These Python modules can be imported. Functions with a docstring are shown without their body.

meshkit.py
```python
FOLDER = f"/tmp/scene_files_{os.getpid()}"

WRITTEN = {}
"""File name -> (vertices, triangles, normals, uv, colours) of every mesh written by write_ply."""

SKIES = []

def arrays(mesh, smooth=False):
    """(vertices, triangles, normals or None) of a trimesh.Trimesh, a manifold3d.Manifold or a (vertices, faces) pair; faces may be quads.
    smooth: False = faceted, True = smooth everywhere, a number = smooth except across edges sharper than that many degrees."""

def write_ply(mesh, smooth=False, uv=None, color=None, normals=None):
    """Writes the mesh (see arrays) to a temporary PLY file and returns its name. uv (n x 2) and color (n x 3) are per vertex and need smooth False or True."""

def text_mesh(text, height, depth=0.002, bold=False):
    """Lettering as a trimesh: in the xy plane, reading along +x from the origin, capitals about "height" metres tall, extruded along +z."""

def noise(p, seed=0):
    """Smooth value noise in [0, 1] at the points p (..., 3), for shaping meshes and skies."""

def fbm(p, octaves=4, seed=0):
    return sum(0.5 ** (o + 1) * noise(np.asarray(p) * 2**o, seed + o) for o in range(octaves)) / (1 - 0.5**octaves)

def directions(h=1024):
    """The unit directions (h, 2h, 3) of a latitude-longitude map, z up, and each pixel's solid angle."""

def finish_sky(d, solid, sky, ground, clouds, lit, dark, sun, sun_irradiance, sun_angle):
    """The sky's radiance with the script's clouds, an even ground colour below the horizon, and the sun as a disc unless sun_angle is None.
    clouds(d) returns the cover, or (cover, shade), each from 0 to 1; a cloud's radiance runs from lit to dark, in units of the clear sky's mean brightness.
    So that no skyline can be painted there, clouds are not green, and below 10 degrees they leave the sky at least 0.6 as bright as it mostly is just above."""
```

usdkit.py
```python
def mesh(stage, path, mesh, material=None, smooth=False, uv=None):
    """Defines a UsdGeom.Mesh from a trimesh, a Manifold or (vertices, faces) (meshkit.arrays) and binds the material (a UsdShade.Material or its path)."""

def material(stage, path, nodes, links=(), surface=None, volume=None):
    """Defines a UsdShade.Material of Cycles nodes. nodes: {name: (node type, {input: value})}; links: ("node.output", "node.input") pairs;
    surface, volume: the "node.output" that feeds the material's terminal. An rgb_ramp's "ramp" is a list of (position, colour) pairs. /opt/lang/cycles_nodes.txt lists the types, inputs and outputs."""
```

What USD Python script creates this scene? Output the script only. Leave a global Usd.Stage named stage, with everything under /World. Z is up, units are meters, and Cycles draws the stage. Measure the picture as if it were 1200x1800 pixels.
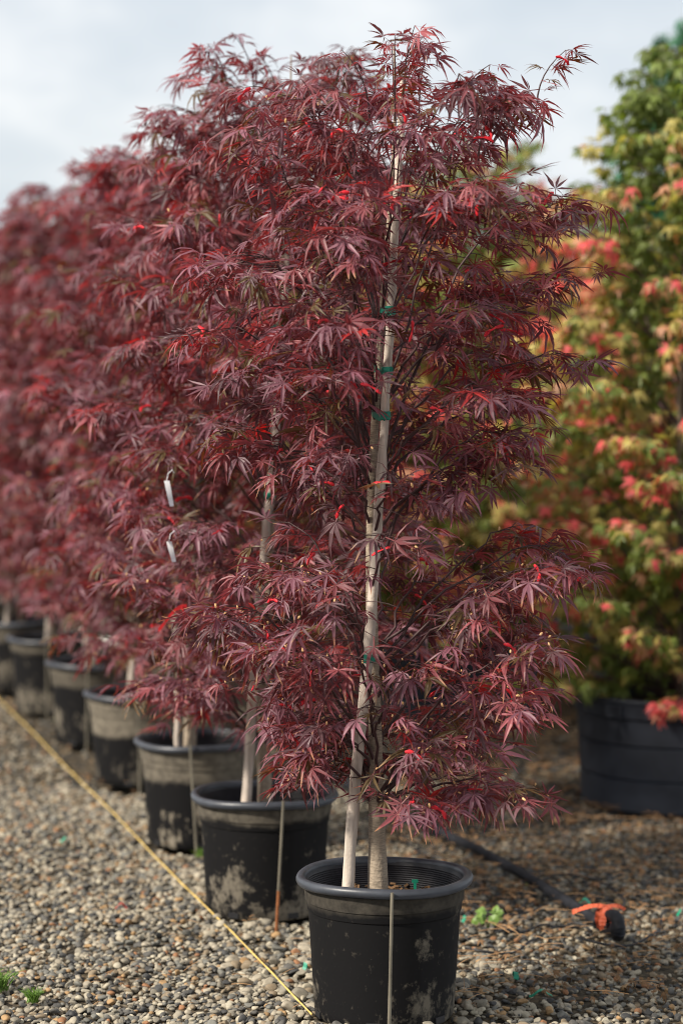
import math, random
import numpy as np, trimesh, usdkit
from pxr import Usd, UsdGeom, UsdLux, UsdShade, Gf, Sdf, Vt

stage = Usd.Stage.CreateInMemory()
UsdGeom.SetStageUpAxis(stage, 'Z')
UsdGeom.SetStageMetersPerUnit(stage, 1.0)
UsdGeom.Xform.Define(stage, '/World')
UsdGeom.Scope.Define(stage, '/World/Looks')
PI = math.pi

# ------------------------------------------------------------------ camera
EYE = np.array([0.0, 0.0, 1.61])
FPX = 4250.0                                   # 85 mm on a 24 mm wide frame, in pixels of the 1200 x 1800 photograph
PITCH = math.atan((900 - 657) / FPX)
cam = UsdGeom.Camera.Define(stage, '/World/camera')
cam.AddTranslateOp().Set(Gf.Vec3d(*EYE))
cam.AddRotateXOp().Set(90 - math.degrees(PITCH))
cam.CreateHorizontalApertureAttr(24.0)
cam.CreateVerticalApertureAttr(36.0)
cam.CreateFocalLengthAttr(85.0)
cam.CreateFStopAttr(2.0)
cam.CreateFocusDistanceAttr(5.95)
cam.CreateClippingRangeAttr(Gf.Vec2f(0.1, 2000))
cam.CreateExposureAttr(0.68)

# ------------------------------------------------------------------ sky and sun
SUN_AZ = (-0.88, -0.47)                        # horizontal direction towards the sun: behind the camera, to the left
SUN_EL = math.radians(39)
SUN = np.array([SUN_AZ[0] * math.cos(SUN_EL), SUN_AZ[1] * math.cos(SUN_EL), math.sin(SUN_EL)])
SUN /= np.linalg.norm(SUN)
usdkit.material(stage, '/World/Looks/sky', {
    'tc': ('texture_coordinate', {}),
    'map': ('mapping', {'scale': (1.0, 1.0, 2.2), 'location': (0.35, 0.1, 0.22)}),
    'n': ('noise_texture', {'scale': 2.6, 'detail': 5.0, 'roughness': 0.52, 'distortion': 0.3}),
    'cover': ('rgb_ramp', {'ramp': [(0.30, (0.72, 0.72, 0.72)), (0.5, (0.9, 0.9, 0.9)), (0.62, (1, 1, 1))]}),
    'n2': ('noise_texture', {'scale': 6.5, 'detail': 6.0, 'roughness': 0.55, 'w': 2.0}),
    'map2': ('mapping', {'scale': (1.0, 1.0, 2.0), 'location': (3.1, 1.7, 0.6)}),
    'cloud': ('rgb_ramp', {'ramp': [(0.36, (6.0, 6.6, 7.2)), (0.5, (7.1, 7.5, 7.9)), (0.62, (8.9, 9.0, 9.05))]}),
    'sky': ('sky_texture', {'sky_type': 'single_scattering', 'sun_disc': False, 'sun_elevation': SUN_EL,
                            'sun_rotation': math.atan2(SUN[0], SUN[1]), 'altitude': 50.0}),
    'mix': ('mix', {'mix_type': 'mix'}),
    'bg': ('background_shader', {'strength': 0.074}),
}, [('tc.generated', 'map.vector'), ('map.vector', 'n.vector'), ('n.fac', 'cover.fac'), ('tc.generated', 'map2.vector'), ('map2.vector', 'n2.vector'),
    ('n2.fac', 'cloud.fac'), ('sky.color', 'mix.color1'), ('cloud.color', 'mix.color2'), ('cover.color', 'mix.fac'),
    ('mix.color', 'bg.color')], surface='bg.background')
dome = UsdLux.DomeLight.Define(stage, '/World/sky')
dome.CreateIntensityAttr(1.0)
UsdShade.MaterialBindingAPI.Apply(dome.GetPrim()).Bind(UsdShade.Material.Get(stage, '/World/Looks/sky'))
dome.GetPrim().SetCustomDataByKey('kind', 'structure')
sun = UsdLux.DistantLight.Define(stage, '/World/sun')
sun.CreateIntensityAttr(1.1)
sun.CreateAngleAttr(5.0)
sun.CreateColorAttr(Gf.Vec3f(1.0, 0.92, 0.80))
sun.CreateNormalizeAttr(True)
_az = math.degrees(math.atan2(SUN[1], SUN[0]))
sun.AddRotateZOp().Set(_az + 90)               # -z of the light points from the sun to the scene
sun.AddRotateXOp().Set(90 - math.degrees(SUN_EL))


# ------------------------------------------------------------------ helpers
def P(px, py, d):
    """The point seen at a pixel of the photograph, at the distance y = d."""
    ry = (900 - py) / FPX
    dy = math.cos(PITCH) + ry * math.sin(PITCH)
    dz = -math.sin(PITCH) + ry * math.cos(PITCH)
    dx = (px - 600) / FPX
    return EYE + np.array([dx, dy, dz]) * (d / dy)


def G(px, py, z=0.0):
    """The point of the ground seen at a pixel."""
    q = P(px, py, 1.0) - EYE
    return EYE + q * ((z - EYE[2]) / q[2])


used = {}


def numbered(parent, name):
    k = used.get((parent, name), -1) + 1
    used[(parent, name)] = k
    return f'{parent}/{name}' if k == 0 else f'{parent}/{name}_{k:03d}'


def tag(p, label=None, cat=None, group=None, kind=None):
    for k, v in (('label', label), ('category', cat), ('group', group), ('kind', kind)):
        if v:
            p.SetCustomDataByKey(k, v)
    return p


def thing(name, label, cat, loc=(0, 0, 0), rz=0.0, sc=1.0, group=None, kind=None):
    x = UsdGeom.Xform.Define(stage, numbered('/World', name))
    x.AddTranslateOp().Set(Gf.Vec3d(*[float(c) for c in loc]))
    if rz:
        x.AddRotateZOp().Set(math.degrees(rz))
    if sc != 1.0:
        x.AddScaleOp().Set(Gf.Vec3f(sc, sc, sc))
    return tag(x.GetPrim(), label, cat, group, kind)


def copy_of(src, label, loc, rz=0.0, sc=1.0, group=None):
    was = src.GetCustomData()
    base = src.GetName()
    while base[-1].isdigit() or base[-1] == '_':
        base = base[:-1]
    x = UsdGeom.Xform.Define(stage, numbered('/World', base))
    x.GetPrim().GetReferences().AddInternalReference(src.GetPath())
    x.ClearXformOpOrder()
    for a in ('xformOp:translate', 'xformOp:rotateZ', 'xformOp:scale'):
        pass
    ops = [UsdGeom.XformOp(x.GetPrim().GetAttribute('xformOp:translate')) if x.GetPrim().HasAttribute('xformOp:translate') else x.AddTranslateOp()]
    ops[0].Set(Gf.Vec3d(*[float(c) for c in loc]))
    r = x.GetPrim().GetAttribute('xformOp:rotateZ')
    ops.append(UsdGeom.XformOp(r) if r else x.AddRotateZOp())
    ops[1].Set(math.degrees(rz))
    s = x.GetPrim().GetAttribute('xformOp:scale')
    ops.append(UsdGeom.XformOp(s) if s else x.AddScaleOp())
    ops[2].Set(Gf.Vec3f(sc, sc, sc))
    x.SetXformOpOrder(ops)
    x.GetPrim().SetInstanceable(True)
    return tag(x.GetPrim(), label, was['category'], group or was.get('group'))


def put(parent, name, mesh, mat, smooth=False, colors=None, label=None, kind=None):
    """ONE mesh prim, a child of parent (a prim) or top-level when parent is None."""
    path = numbered(str(parent.GetPath()) if parent else '/World', name)
    if isinstance(mesh, (list, tuple)) and len(mesh) and not isinstance(mesh[0], np.ndarray):
        mesh = trimesh.util.concatenate(list(mesh))
    m = usdkit.mesh(stage, path, mesh, '/World/Looks/' + mat, smooth=smooth)
    if colors is not None:
        UsdGeom.PrimvarsAPI(m).CreatePrimvar('tint', Sdf.ValueTypeNames.Color3fArray, 'vertex').Set(Vt.Vec3fArray.FromNumpy(np.asarray(colors, np.float32)))
    return tag(m.GetPrim(), label, kind=kind)


def tube(points, radii, sides=8, caps=True):
    p = np.asarray(points, float)
    r = np.broadcast_to(np.asarray(radii, float), (len(p),))
    t = np.gradient(p, axis=0)
    t /= np.linalg.norm(t, axis=1, keepdims=True) + 1e-12
    ref = np.array([0, 0, 1.0]) if abs(t[:, 2]).mean() < 0.85 else np.array([1.0, 0.1, 0])
    a = np.cross(t, ref)
    a /= np.linalg.norm(a, axis=1, keepdims=True) + 1e-12
    b = np.cross(t, a)
    ang = np.arange(sides) * 2 * PI / sides
    v = p[:, None] + r[:, None, None] * (np.cos(ang)[None, :, None] * a[:, None] + np.sin(ang)[None, :, None] * b[:, None])
    i, j = np.meshgrid(np.arange(len(p) - 1), np.arange(sides), indexing='ij')
    q = np.stack([i * sides + j, i * sides + (j + 1) % sides, (i + 1) * sides + (j + 1) % sides, (i + 1) * sides + j], -1).reshape(-1, 4)
    f = np.vstack([q[:, [0, 2, 1]], q[:, [0, 3, 2]]])
    v = v.reshape(-1, 3)
    if caps:
        n = len(v)
        v = np.vstack([v, p[:1], p[-1:]])
        k = np.arange(sides)
        l = (len(p) - 1) * sides
        f = np.vstack([f, np.stack([np.full(sides, n), k, (k + 1) % sides], 1), np.stack([np.full(sides, n + 1), l + (k + 1) % sides, l + k], 1)])
    return trimesh.Trimesh(v, f, process=False)


def lathe(profile, sides=64, wob=None):
    """Revolves (r, z) points about z."""
    pr = np.asarray(profile, float)
    ang = np.arange(sides) * 2 * PI / sides
    v = np.stack([pr[:, None, 0] * np.cos(ang), pr[:, None, 0] * np.sin(ang), np.broadcast_to(pr[:, None, 1], (len(pr), sides))], -1)
    if wob is not None:
        v = wob(v)
    i, j = np.meshgrid(np.arange(len(pr) - 1), np.arange(sides), indexing='ij')
    q = np.stack([i * sides + j, i * sides + (j + 1) % sides, (i + 1) * sides + (j + 1) % sides, (i + 1) * sides + j], -1).reshape(-1, 4)
    return trimesh.Trimesh(v.reshape(-1, 3), np.vstack([q[:, [0, 1, 2]], q[:, [0, 2, 3]]]), process=False)


def bez(a, b, c, n):
    t = np.linspace(0, 1, n)[:, None]
    return (1 - t) ** 2 * np.asarray(a) + 2 * t * (1 - t) * np.asarray(b) + t ** 2 * np.asarray(c)


def spline(pts, n):
    from scipy.interpolate import CubicSpline
    pts = np.asarray(pts, float)
    s = np.r_[0, np.cumsum(np.linalg.norm(np.diff(pts, axis=0), axis=1))]
    return CubicSpline(s, pts)(np.linspace(0, s[-1], n))


# ------------------------------------------------------------------ materials
def simple(name, color, rough=0.6, spec=0.5, noise=None, bump=None, **kw):
    """Base colour varied by noise (scale, amount, optional stretch) and fine relief (scale, strength, distance)."""
    nodes = {'g': ('geometry', {}), 'p': ('principled_bsdf', {'base_color': color, 'roughness': rough, 'specular_ior_level': spec, **kw})}
    links = []
    if noise:
        sc, amt = noise[0], noise[1]
        st = noise[2] if len(noise) > 2 else (1, 1, 1)
        nodes['m'] = ('mapping', {'scale': st})
        nodes['n'] = ('noise_texture', {'scale': sc, 'detail': 5.0, 'roughness': 0.6})
        c = np.array(color)
        nodes['r'] = ('rgb_ramp', {'ramp': [(0.25, tuple(c * (1 - amt))), (0.5, tuple(c)), (0.75, tuple(np.clip(c * (1 + amt), 0, 1)))]})
        links += [('g.position', 'm.vector'), ('m.vector', 'n.vector'), ('n.fac', 'r.fac'), ('r.color', 'p.base_color')]
    if bump:
        nodes['bn'] = ('noise_texture', {'scale': bump[0], 'detail': 4.0})
        nodes['b'] = ('bump', {'strength': bump[1], 'distance': bump[2]})
        links += [('g.position', 'bn.vector'), ('bn.fac', 'b.height'), ('b.normal', 'p.normal')]
    usdkit.material(stage, '/World/Looks/' + name, nodes, links, surface='p.BSDF')


def leaf_material(name, through, fac, rough, spec):
    usdkit.material(stage, '/World/Looks/' + name, {
        'a': ('attribute', {'attribute': 'tint'}),
        'p': ('principled_bsdf', {'roughness': rough, 'specular_ior_level': spec}),
        'mul': ('mix', {'mix_type': 'multiply', 'fac': 1.0, 'color2': through}),
        't': ('translucent_bsdf', {}),
        'mix': ('mix_closure', {'fac': fac}),
    }, [('a.color', 'p.base_color'), ('a.color', 'mul.color1'), ('mul.color', 't.color'), ('p.BSDF', 'mix.closure1'), ('t.BSDF', 'mix.closure2')], surface='mix.closure')


leaf_material('red_leaf', (2.05, 0.62, 0.50), 0.33, 0.52, 0.55)
leaf_material('green_leaf', (1.7, 1.8, 0.9), 0.36, 0.5, 0.4)
simple('bark', (0.30, 0.245, 0.185), 0.85, 0.2, (60, 0.45, (1, 1, 5)), (140, 0.6, 0.004))
simple('twig', (0.055, 0.026, 0.026), 0.6, 0.4, (40, 0.5))
simple('stake_wood', (0.50, 0.43, 0.365), 0.8, 0.2, (45, 0.42, (1.6, 1.6, 0.16)), (160, 0.5, 0.002))
simple('tie_green', (0.006, 0.17, 0.115), 0.35, 0.5)
simple('seed_red', (0.56, 0.02, 0.032), 0.5, 0.3, (120, 0.4))
simple('ribbon_red', (0.40, 0.016, 0.02), 0.6, 0.2, (60, 0.4))
simple('dry_scale', (0.66, 0.40, 0.19), 0.6, 0.3, (60, 0.3))
simple('soil', (0.045, 0.032, 0.024), 0.95, 0.1, (90, 0.6), (220, 0.9, 0.01))
simple('rod_metal', (0.135, 0.12, 0.09), 0.5, 0.4, (30, 0.4, (1, 1, 0.4)))
simple('rust', (0.20, 0.075, 0.03), 0.85, 0.2, (70, 0.5))
simple('yellow_line', (0.56, 0.40, 0.13), 0.75, 0.2, (35, 0.45))
simple('pipe_black', (0.014, 0.015, 0.019), 0.6, 0.2, (22, 0.8), (90, 0.25, 0.003))
simple('tube_black', (0.014, 0.014, 0.016), 0.5, 0.4)
simple('orange_tape', (0.50, 0.095, 0.04), 0.55, 0.4, (60, 0.3))
simple('white_plastic', (0.74, 0.72, 0.66), 0.4, 0.5, (20, 0.12))
simple('tag_white', (0.78, 0.79, 0.82), 0.45, 0.5)
simple('scrap_green', (0.006, 0.22, 0.13), 0.45, 0.5)
simple('weed_leaf', (0.12, 0.20, 0.04), 0.5, 0.4, (50, 0.3))
simple('grass', (0.11, 0.20, 0.03), 0.6, 0.3, (25, 0.4))
simple('dry_needle', (0.34, 0.20, 0.10), 0.8, 0.2, (9, 0.6))
simple('red_scrap', (0.5, 0.10, 0.08), 0.6, 0.3)
simple('litter', (0.15, 0.085, 0.042), 0.8, 0.2, (14, 0.7))
simple('pot_rim', (0.04, 0.045, 0.056), 0.42, 0.45, (16, 0.35), (60, 0.12, 0.003))
simple('big_pot', (0.021, 0.025, 0.035), 0.6, 0.3, (7, 0.4))
simple('pot_inside', (0.018, 0.018, 0.022), 0.5, 0.4, (30, 0.4))

def pot_material(name, top, low, low_z, wear, seed, band_z=0.288, grime=(0.235, 0.205, 0.16)):
    """Black plastic under dusty film: a band at the top, patches towards the bottom, scuffs all over."""
    usdkit.material(stage, '/World/Looks/' + name, {
        'g': ('geometry', {}), 'xyz': ('separate_xyz', {}),
        'm': ('mapping', {'location': (seed, seed * 2.3, seed * 0.7), 'scale': (1, 1, 0.55)}),
        'm2': ('mapping', {'location': (seed * 3.1, seed, 0)}),
        'n1': ('noise_texture', {'scale': 9.0, 'detail': 7.0, 'roughness': 0.68}),
        'n2': ('noise_texture', {'scale': 38.0, 'detail': 6.0, 'roughness': 0.7}),
        'n3': ('noise_texture', {'scale': 150.0, 'detail': 3.0, 'roughness': 0.6}),
        # band at the top, its lower edge wavering
        'zw': ('math', {'math_type': 'multiply_add', 'value2': 0.06}),
        'band': ('map_range', {'from_min': band_z + 0.026, 'from_max': band_z + 0.046, 'to_min': 0.0, 'to_max': top, 'clamp': True}),
        'bandn': ('map_range', {'from_min': 0.25, 'from_max': 0.75, 'to_min': 0.30, 'to_max': 1.4, 'clamp': True}),
        'bandm': ('math', {'math_type': 'multiply'}),
        # patches at the bottom
        'lowz': ('map_range', {'from_min': low_z * 0.6, 'from_max': low_z, 'to_min': 0.0, 'to_max': -0.16, 'clamp': True}),
        'lowa': ('math', {'math_type': 'add'}),
        'lowb': ('math', {'math_type': 'multiply_add', 'value2': 0.5}),
        'lowr': ('map_range', {'from_min': 0.72, 'from_max': 0.84, 'to_min': 0.0, 'to_max': low, 'clamp': True}),
        # scuffs
        'sc': ('map_range', {'from_min': 0.60, 'from_max': 0.78, 'to_min': 0.0, 'to_max': wear, 'clamp': True}),
        'speck': ('map_range', {'from_min': 0.70, 'from_max': 0.80, 'to_min': 0.0, 'to_max': wear * 0.8, 'clamp': True}),
        'mx1': ('math', {'math_type': 'maximum'}), 'mx2': ('math', {'math_type': 'maximum'}), 'mx3': ('math', {'math_type': 'maximum'}),
        'film': ('math', {'math_type': 'add', 'value2': 0.004, 'use_clamp': True}),
        'col': ('mix', {'mix_type': 'mix', 'color1': (0.007, 0.007, 0.0078), 'color2': grime}),
        'rr': ('map_range', {'from_min': 0.0, 'from_max': 0.5, 'to_min': 0.62, 'to_max': 0.9, 'clamp': True}),
        'p': ('principled_bsdf', {'specular_ior_level': 0.10}),
        'b': ('bump', {'strength': 0.25, 'distance': 0.002}),
    }, [('g.position', 'xyz.vector'), ('g.position', 'm.vector'), ('g.position', 'm2.vector'), ('m.vector', 'n1.vector'), ('m2.vector', 'n2.vector'), ('m2.vector', 'n3.vector'),
        ('n1.fac', 'zw.value1'), ('xyz.z', 'zw.value3'), ('zw.value', 'band.value'), ('n2.fac', 'bandn.value'), ('band.result', 'bandm.value1'), ('bandn.result', 'bandm.value2'),
        ('xyz.z', 'lowz.value'), ('n1.fac', 'lowa.value1'), ('lowz.result', 'lowa.value2'), ('n2.fac', 'lowb.value1'), ('lowa.value', 'lowb.value3'), ('lowb.value', 'lowr.value'),
        ('n2.fac', 'sc.value'), ('n3.fac', 'speck.value'),
        ('bandm.value', 'mx1.value1'), ('lowr.result', 'mx1.value2'), ('mx1.value', 'mx2.value1'), ('sc.result', 'mx2.value2'), ('mx2.value', 'mx3.value1'), ('speck.result', 'mx3.value2'),
        ('mx3.value', 'film.value1'), ('film.value', 'col.fac'), ('film.value', 'rr.value'), ('col.color', 'p.base_color'), ('rr.result', 'p.roughness'), ('n2.fac', 'b.height'), ('b.normal', 'p.normal')],
        surface='p.BSDF')


pot_material('pot_one', 0.20, 0.45, 0.14, 0.22, 1.3)
pot_material('pot_two', 0.42, 0.60, 0.17, 0.30, 4.1)
pot_material('pot_three', 0.55, 1.0, 0.20, 0.35, 7.7, 0.225)
pot_material('pot_four', 0.68, 0.35, 0.18, 0.30, 2.2, 0.195)
pot_material('pot_five', 0.42, 0.55, 0.24, 0.32, 5.9, 0.25)

# gravel: ten kinds of stone
STONE_COLORS = [(0.30, 0.28, 0.245), (0.20, 0.19, 0.17), (0.085, 0.086, 0.09), (0.34, 0.32, 0.275), (0.050, 0.053, 0.060),
                (0.20, 0.165, 0.125), (0.30, 0.20, 0.11), (0.145, 0.150, 0.150), (0.26, 0.135, 0.075), (0.37, 0.355, 0.31)]
STONE_COLORS = [(r_ * 0.98, g_ * 0.92, b_ * 0.80) for r_, g_, b_ in STONE_COLORS]
for i, c in enumerate(STONE_COLORS):
    simple(f'stone_{"abcdefghij"[i]}', c, 0.75, 0.35, (55, 0.35))
# far gravel: the colour breaks up over the sheet
usdkit.material(stage, '/World/Looks/gravel_bed', {
    'g': ('geometry', {}),
    'v': ('voronoi_texture', {'scale': 45.0}),
    'n': ('noise_texture', {'scale': 0.8, 'detail': 4.0}),
    'hs': ('separate_color', {}),
    'r': ('rgb_ramp', {'ramp': [(0.0, (0.03, 0.026, 0.02)), (0.3, (0.06, 0.05, 0.037)), (0.6, (0.085, 0.07, 0.05)), (0.85, (0.115, 0.085, 0.052)), (1.0, (0.15, 0.13, 0.10))]}),
    'p': ('principled_bsdf', {'roughness': 0.95, 'specular_ior_level': 0.1}),
    'b': ('bump', {'strength': 0.8, 'distance': 0.015, 'invert': True}),
}, [('g.position', 'v.vector'), ('v.color', 'hs.color'), ('hs.r', 'r.fac'), ('r.color', 'p.base_color'), ('v.distance', 'b.height'), ('b.normal', 'p.normal')], surface='p.BSDF')

# ------------------------------------------------------------------ ground and gravel
POTS = [(676, 6.00), (464, 7.19), (347, 8.26), (243, 9.50), (166, 10.52), (90, 11.5), (36, 12.3), (-14, 13.4), (-62, 14.5)]
PX = [((px - 600) / FPX * d, d) for px, d in POTS]
S0, S1 = G(-60, 1178), G(548, 1799)             # the yellow string
ground = tag(UsdGeom.Xform.Define(stage, '/World/ground').GetPrim(), kind='structure')
used[('/World', 'ground')] = 0


def ground_h(x, y):
    return 0.012 * np.sin(x * 2.1 + y * 1.3) + 0.008 * np.sin(x * 5.3 - y * 3.1 + 1.0) - 0.012


def sheet():
    gx = np.r_[-900, -300, -100, -30, -10, np.linspace(-4, 5, 91), 10, 30, 100, 300, 900]
    gy = np.r_[-300, -60, -10, 2, np.linspace(4.5, 18, 109), 25, 40, 80, 200, 500, 1500]
    X, Y = np.meshgrid(gx, gy, indexing='ij')
    near = np.exp(-np.maximum(0, np.hypot(X / 5, (Y - 9) / 10) - 1) * 3)
    v = np.stack([X, Y, ground_h(X, Y) * near - 0.008], -1).reshape(-1, 3)
    n = len(gy)
    i, j = np.meshgrid(np.arange(len(gx) - 1), np.arange(n - 1), indexing='ij')
    q = np.stack([i * n + j, (i + 1) * n + j, (i + 1) * n + j + 1, i * n + j + 1], -1).reshape(-1, 4)
    return trimesh.Trimesh(v, np.vstack([q[:, [0, 1, 2]], q[:, [0, 2, 3]]]), process=False)


put(ground, 'gravel_bed', sheet(), 'gravel_bed', smooth=True)
rg = np.random.default_rng(7)


def pebble(seed):
    r = np.random.default_rng(seed)
    m = trimesh.creation.icosphere(2 if seed % 3 else 1)
    v = np.array(m.vertices)
    for k in range(8):                                            # flattened sides
        d = r.normal(size=3)
        d /= np.linalg.norm(d)
        h = v @ d
        lim = r.uniform(0.5, 0.85)
        v -= np.outer(np.maximum(0, h - lim) * 0.8, d)
    v *= np.array([1.0, r.uniform(0.68, 0.95), r.uniform(0.45, 0.75)])
    v += 0.05 * np.sin(v[:, [1, 2, 0]] * 4 + seed)
    return trimesh.Trimesh(v, m.faces, process=False)


KIND_P = np.array([0.16, 0.17, 0.15, 0.10, 0.11, 0.11, 0.040, 0.12, 0.025, 0.045])
NSHAPE = 4
peb = [pebble(100 + k) for k in range(10 * NSHAPE)]


def scatter():
    """Stone places: fine dark gravel in the lane left of the string, larger pale river stones round the pots, mixed and browner stones behind."""
    pts = []
    # the left lane, ending at the string
    def side(x, y):                                              # > 0 right of the string
        return (x - S0[0]) - (y - S0[1]) * (S1[0] - S0[0]) / (S1[1] - S0[1])
    def field(n, y0, y1, smin, smax, keep, pal=None):
        # even by area over the wedge that the camera sees, with a margin
        y = np.sqrt(rg.uniform(y0 ** 2, y1 ** 2, n))
        x = rg.uniform(-0.158, 0.158, n) * y
        s = smin + (smax - smin) * rg.beta(1.6, 3.2, n)
        k = keep(x, y, side(x, y))
        pts.append(np.stack([x[k], y[k], s[k], np.full(k.sum(), 0 if pal is None else pal)], 1))
    soft = lambda a: rg.uniform(-1, 1, len(a)) * 0.05
    field(34000, 5.6, 9.5, 0.0050, 0.0190, lambda x, y, s: (s < soft(s)), 0)
    field(12000, 9.5, 14.0, 0.008, 0.017, lambda x, y, s: (s < 0.03), 0)
    field(11000, 5.6, 9.5, 0.008, 0.030, lambda x, y, s: (s > soft(s) - 0.05) & (s < 0.55 + soft(s) * 4), 1)
    field(18000, 5.6, 9.5, 0.006, 0.015, lambda x, y, s: (s > soft(s) - 0.05), 1)
    field(5200, 5.6, 10.5, 0.008, 0.020, lambda x, y, s: (s > 0.5 + soft(s) * 4), 2)
    field(7500, 9.5, 16.0, 0.008, 0.020, lambda x, y, s: (s > 0), 2)
    a = np.vstack(pts)
    # none under the pots
    ok = np.ones(len(a), bool)
    for x, y in PX:
        ok &= np.hypot(a[:, 0] - x, a[:, 1] - y) > 0.175
    return a[ok]


ST = scatter()
brown = (ST[:, 3] == 1) & (ST[:, 0] > 0.25) & (rg.random(len(ST)) < np.clip((ST[:, 1] - 6.2) * 0.9, 0.15, 0.9))
ST[brown, 3] = 2
probs = [KIND_P, np.array([0.25, 0.19, 0.08, 0.19, 0.04, 0.09, 0.035, 0.07, 0.015, 0.05]), np.array([0.02, 0.10, 0.26, 0.006, 0.27, 0.22, 0.022, 0.08, 0.045, 0.002])]
kind = np.zeros(len(ST), int)
for pal in range(3):
    s_ = ST[:, 3] == pal
    kind[s_] = rg.choice(10, s_.sum(), p=probs[pal] / probs[pal].sum())
pale = np.isin(kind, (3, 9)) & (ST[:, 2] > 0.019)                # the largest stones are never the palest
kind[pale] = rg.choice([0, 1, 5, 7], pale.sum())
shape = kind * NSHAPE + rg.integers(0, NSHAPE, len(ST))
yaw = rg.uniform(0, 2 * PI, len(ST))
tiltx, tilty = rg.normal(0, 0.25, len(ST)), rg.normal(0, 0.25, len(ST))
Z = ground_h(ST[:, 0], ST[:, 1]) + ST[:, 2] * rg.uniform(-0.25, 0.55, len(ST)) - 0.004
big = np.argsort(-(ST[:, 2] / ST[:, 1]) * ((np.abs(ST[:, 0] / ST[:, 1]) < 0.139) & (ST[:, 1] > 6.02)))[:294]
for i in big:
    m = peb[shape[i]].copy()
    T = trimesh.transformations.compose_matrix(scale=[ST[i, 2]] * 3, angles=(tiltx[i], tilty[i], yaw[i]), translate=(ST[i, 0], ST[i, 1], Z[i]))
    m.apply_transform(T)
    put(ground, 'stone', m, f'stone_{"abcdefghij"[kind[i]]}', smooth=True)
for px, py, sz, kd in ((380, 1612, 0.017, 0), (388, 1625, 0.019, 3), (384, 1620, 0.012, 1), (395, 1634, 0.013, 0), (370, 1612, 0.014, 1), (392, 1622, 0.014, 9)):
    m = peb[kd * NSHAPE].copy()                                   # stones that bury the string for a hand's breadth
    m.apply_transform(trimesh.transformations.compose_matrix(scale=[sz] * 3, angles=(0.1, 0.2, px * 1.0), translate=G(px, py, 0.026)))
    put(ground, 'stone', m, f'stone_{"abcdefghij"[kd]}', smooth=True)
rest = np.setdiff1d(np.arange(len(ST)), big)
gi = UsdGeom.PointInstancer.Define(stage, numbered('/World/ground', 'loose_gravel'))
tag(gi.GetPrim(), kind='stuff')
rel = gi.CreatePrototypesRel()
for k, m in enumerate(peb):
    pm = put(gi.GetPrim(), 'stone_shape', m, f'stone_{"abcdefghij"[k // NSHAPE]}', smooth=True)
    rel.AddTarget(pm.GetPath())
gi.CreateProtoIndicesAttr(Vt.IntArray.FromNumpy(shape[rest].astype(np.int32)))
gi.CreatePositionsAttr(Vt.Vec3fArray.FromNumpy(np.stack([ST[rest, 0], ST[rest, 1], Z[rest]], 1).astype(np.float32)))
gi.CreateScalesAttr(Vt.Vec3fArray.FromNumpy(np.repeat(ST[rest, 2:3], 3, 1).astype(np.float32)))
cy, sy = np.cos(yaw[rest] / 2), np.sin(yaw[rest] / 2)
hx, hy = tiltx[rest] / 2, tilty[rest] / 2
qw, qx, qy, qz = cy, cy * hx - sy * hy, cy * hy + sy * hx, sy
gi.CreateOrientationsAttr(Vt.QuathArray([Gf.Quath(float(a), float(b), float(c), float(d)) for a, b, c, d in zip(qw, qx, qy, qz)]))


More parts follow.
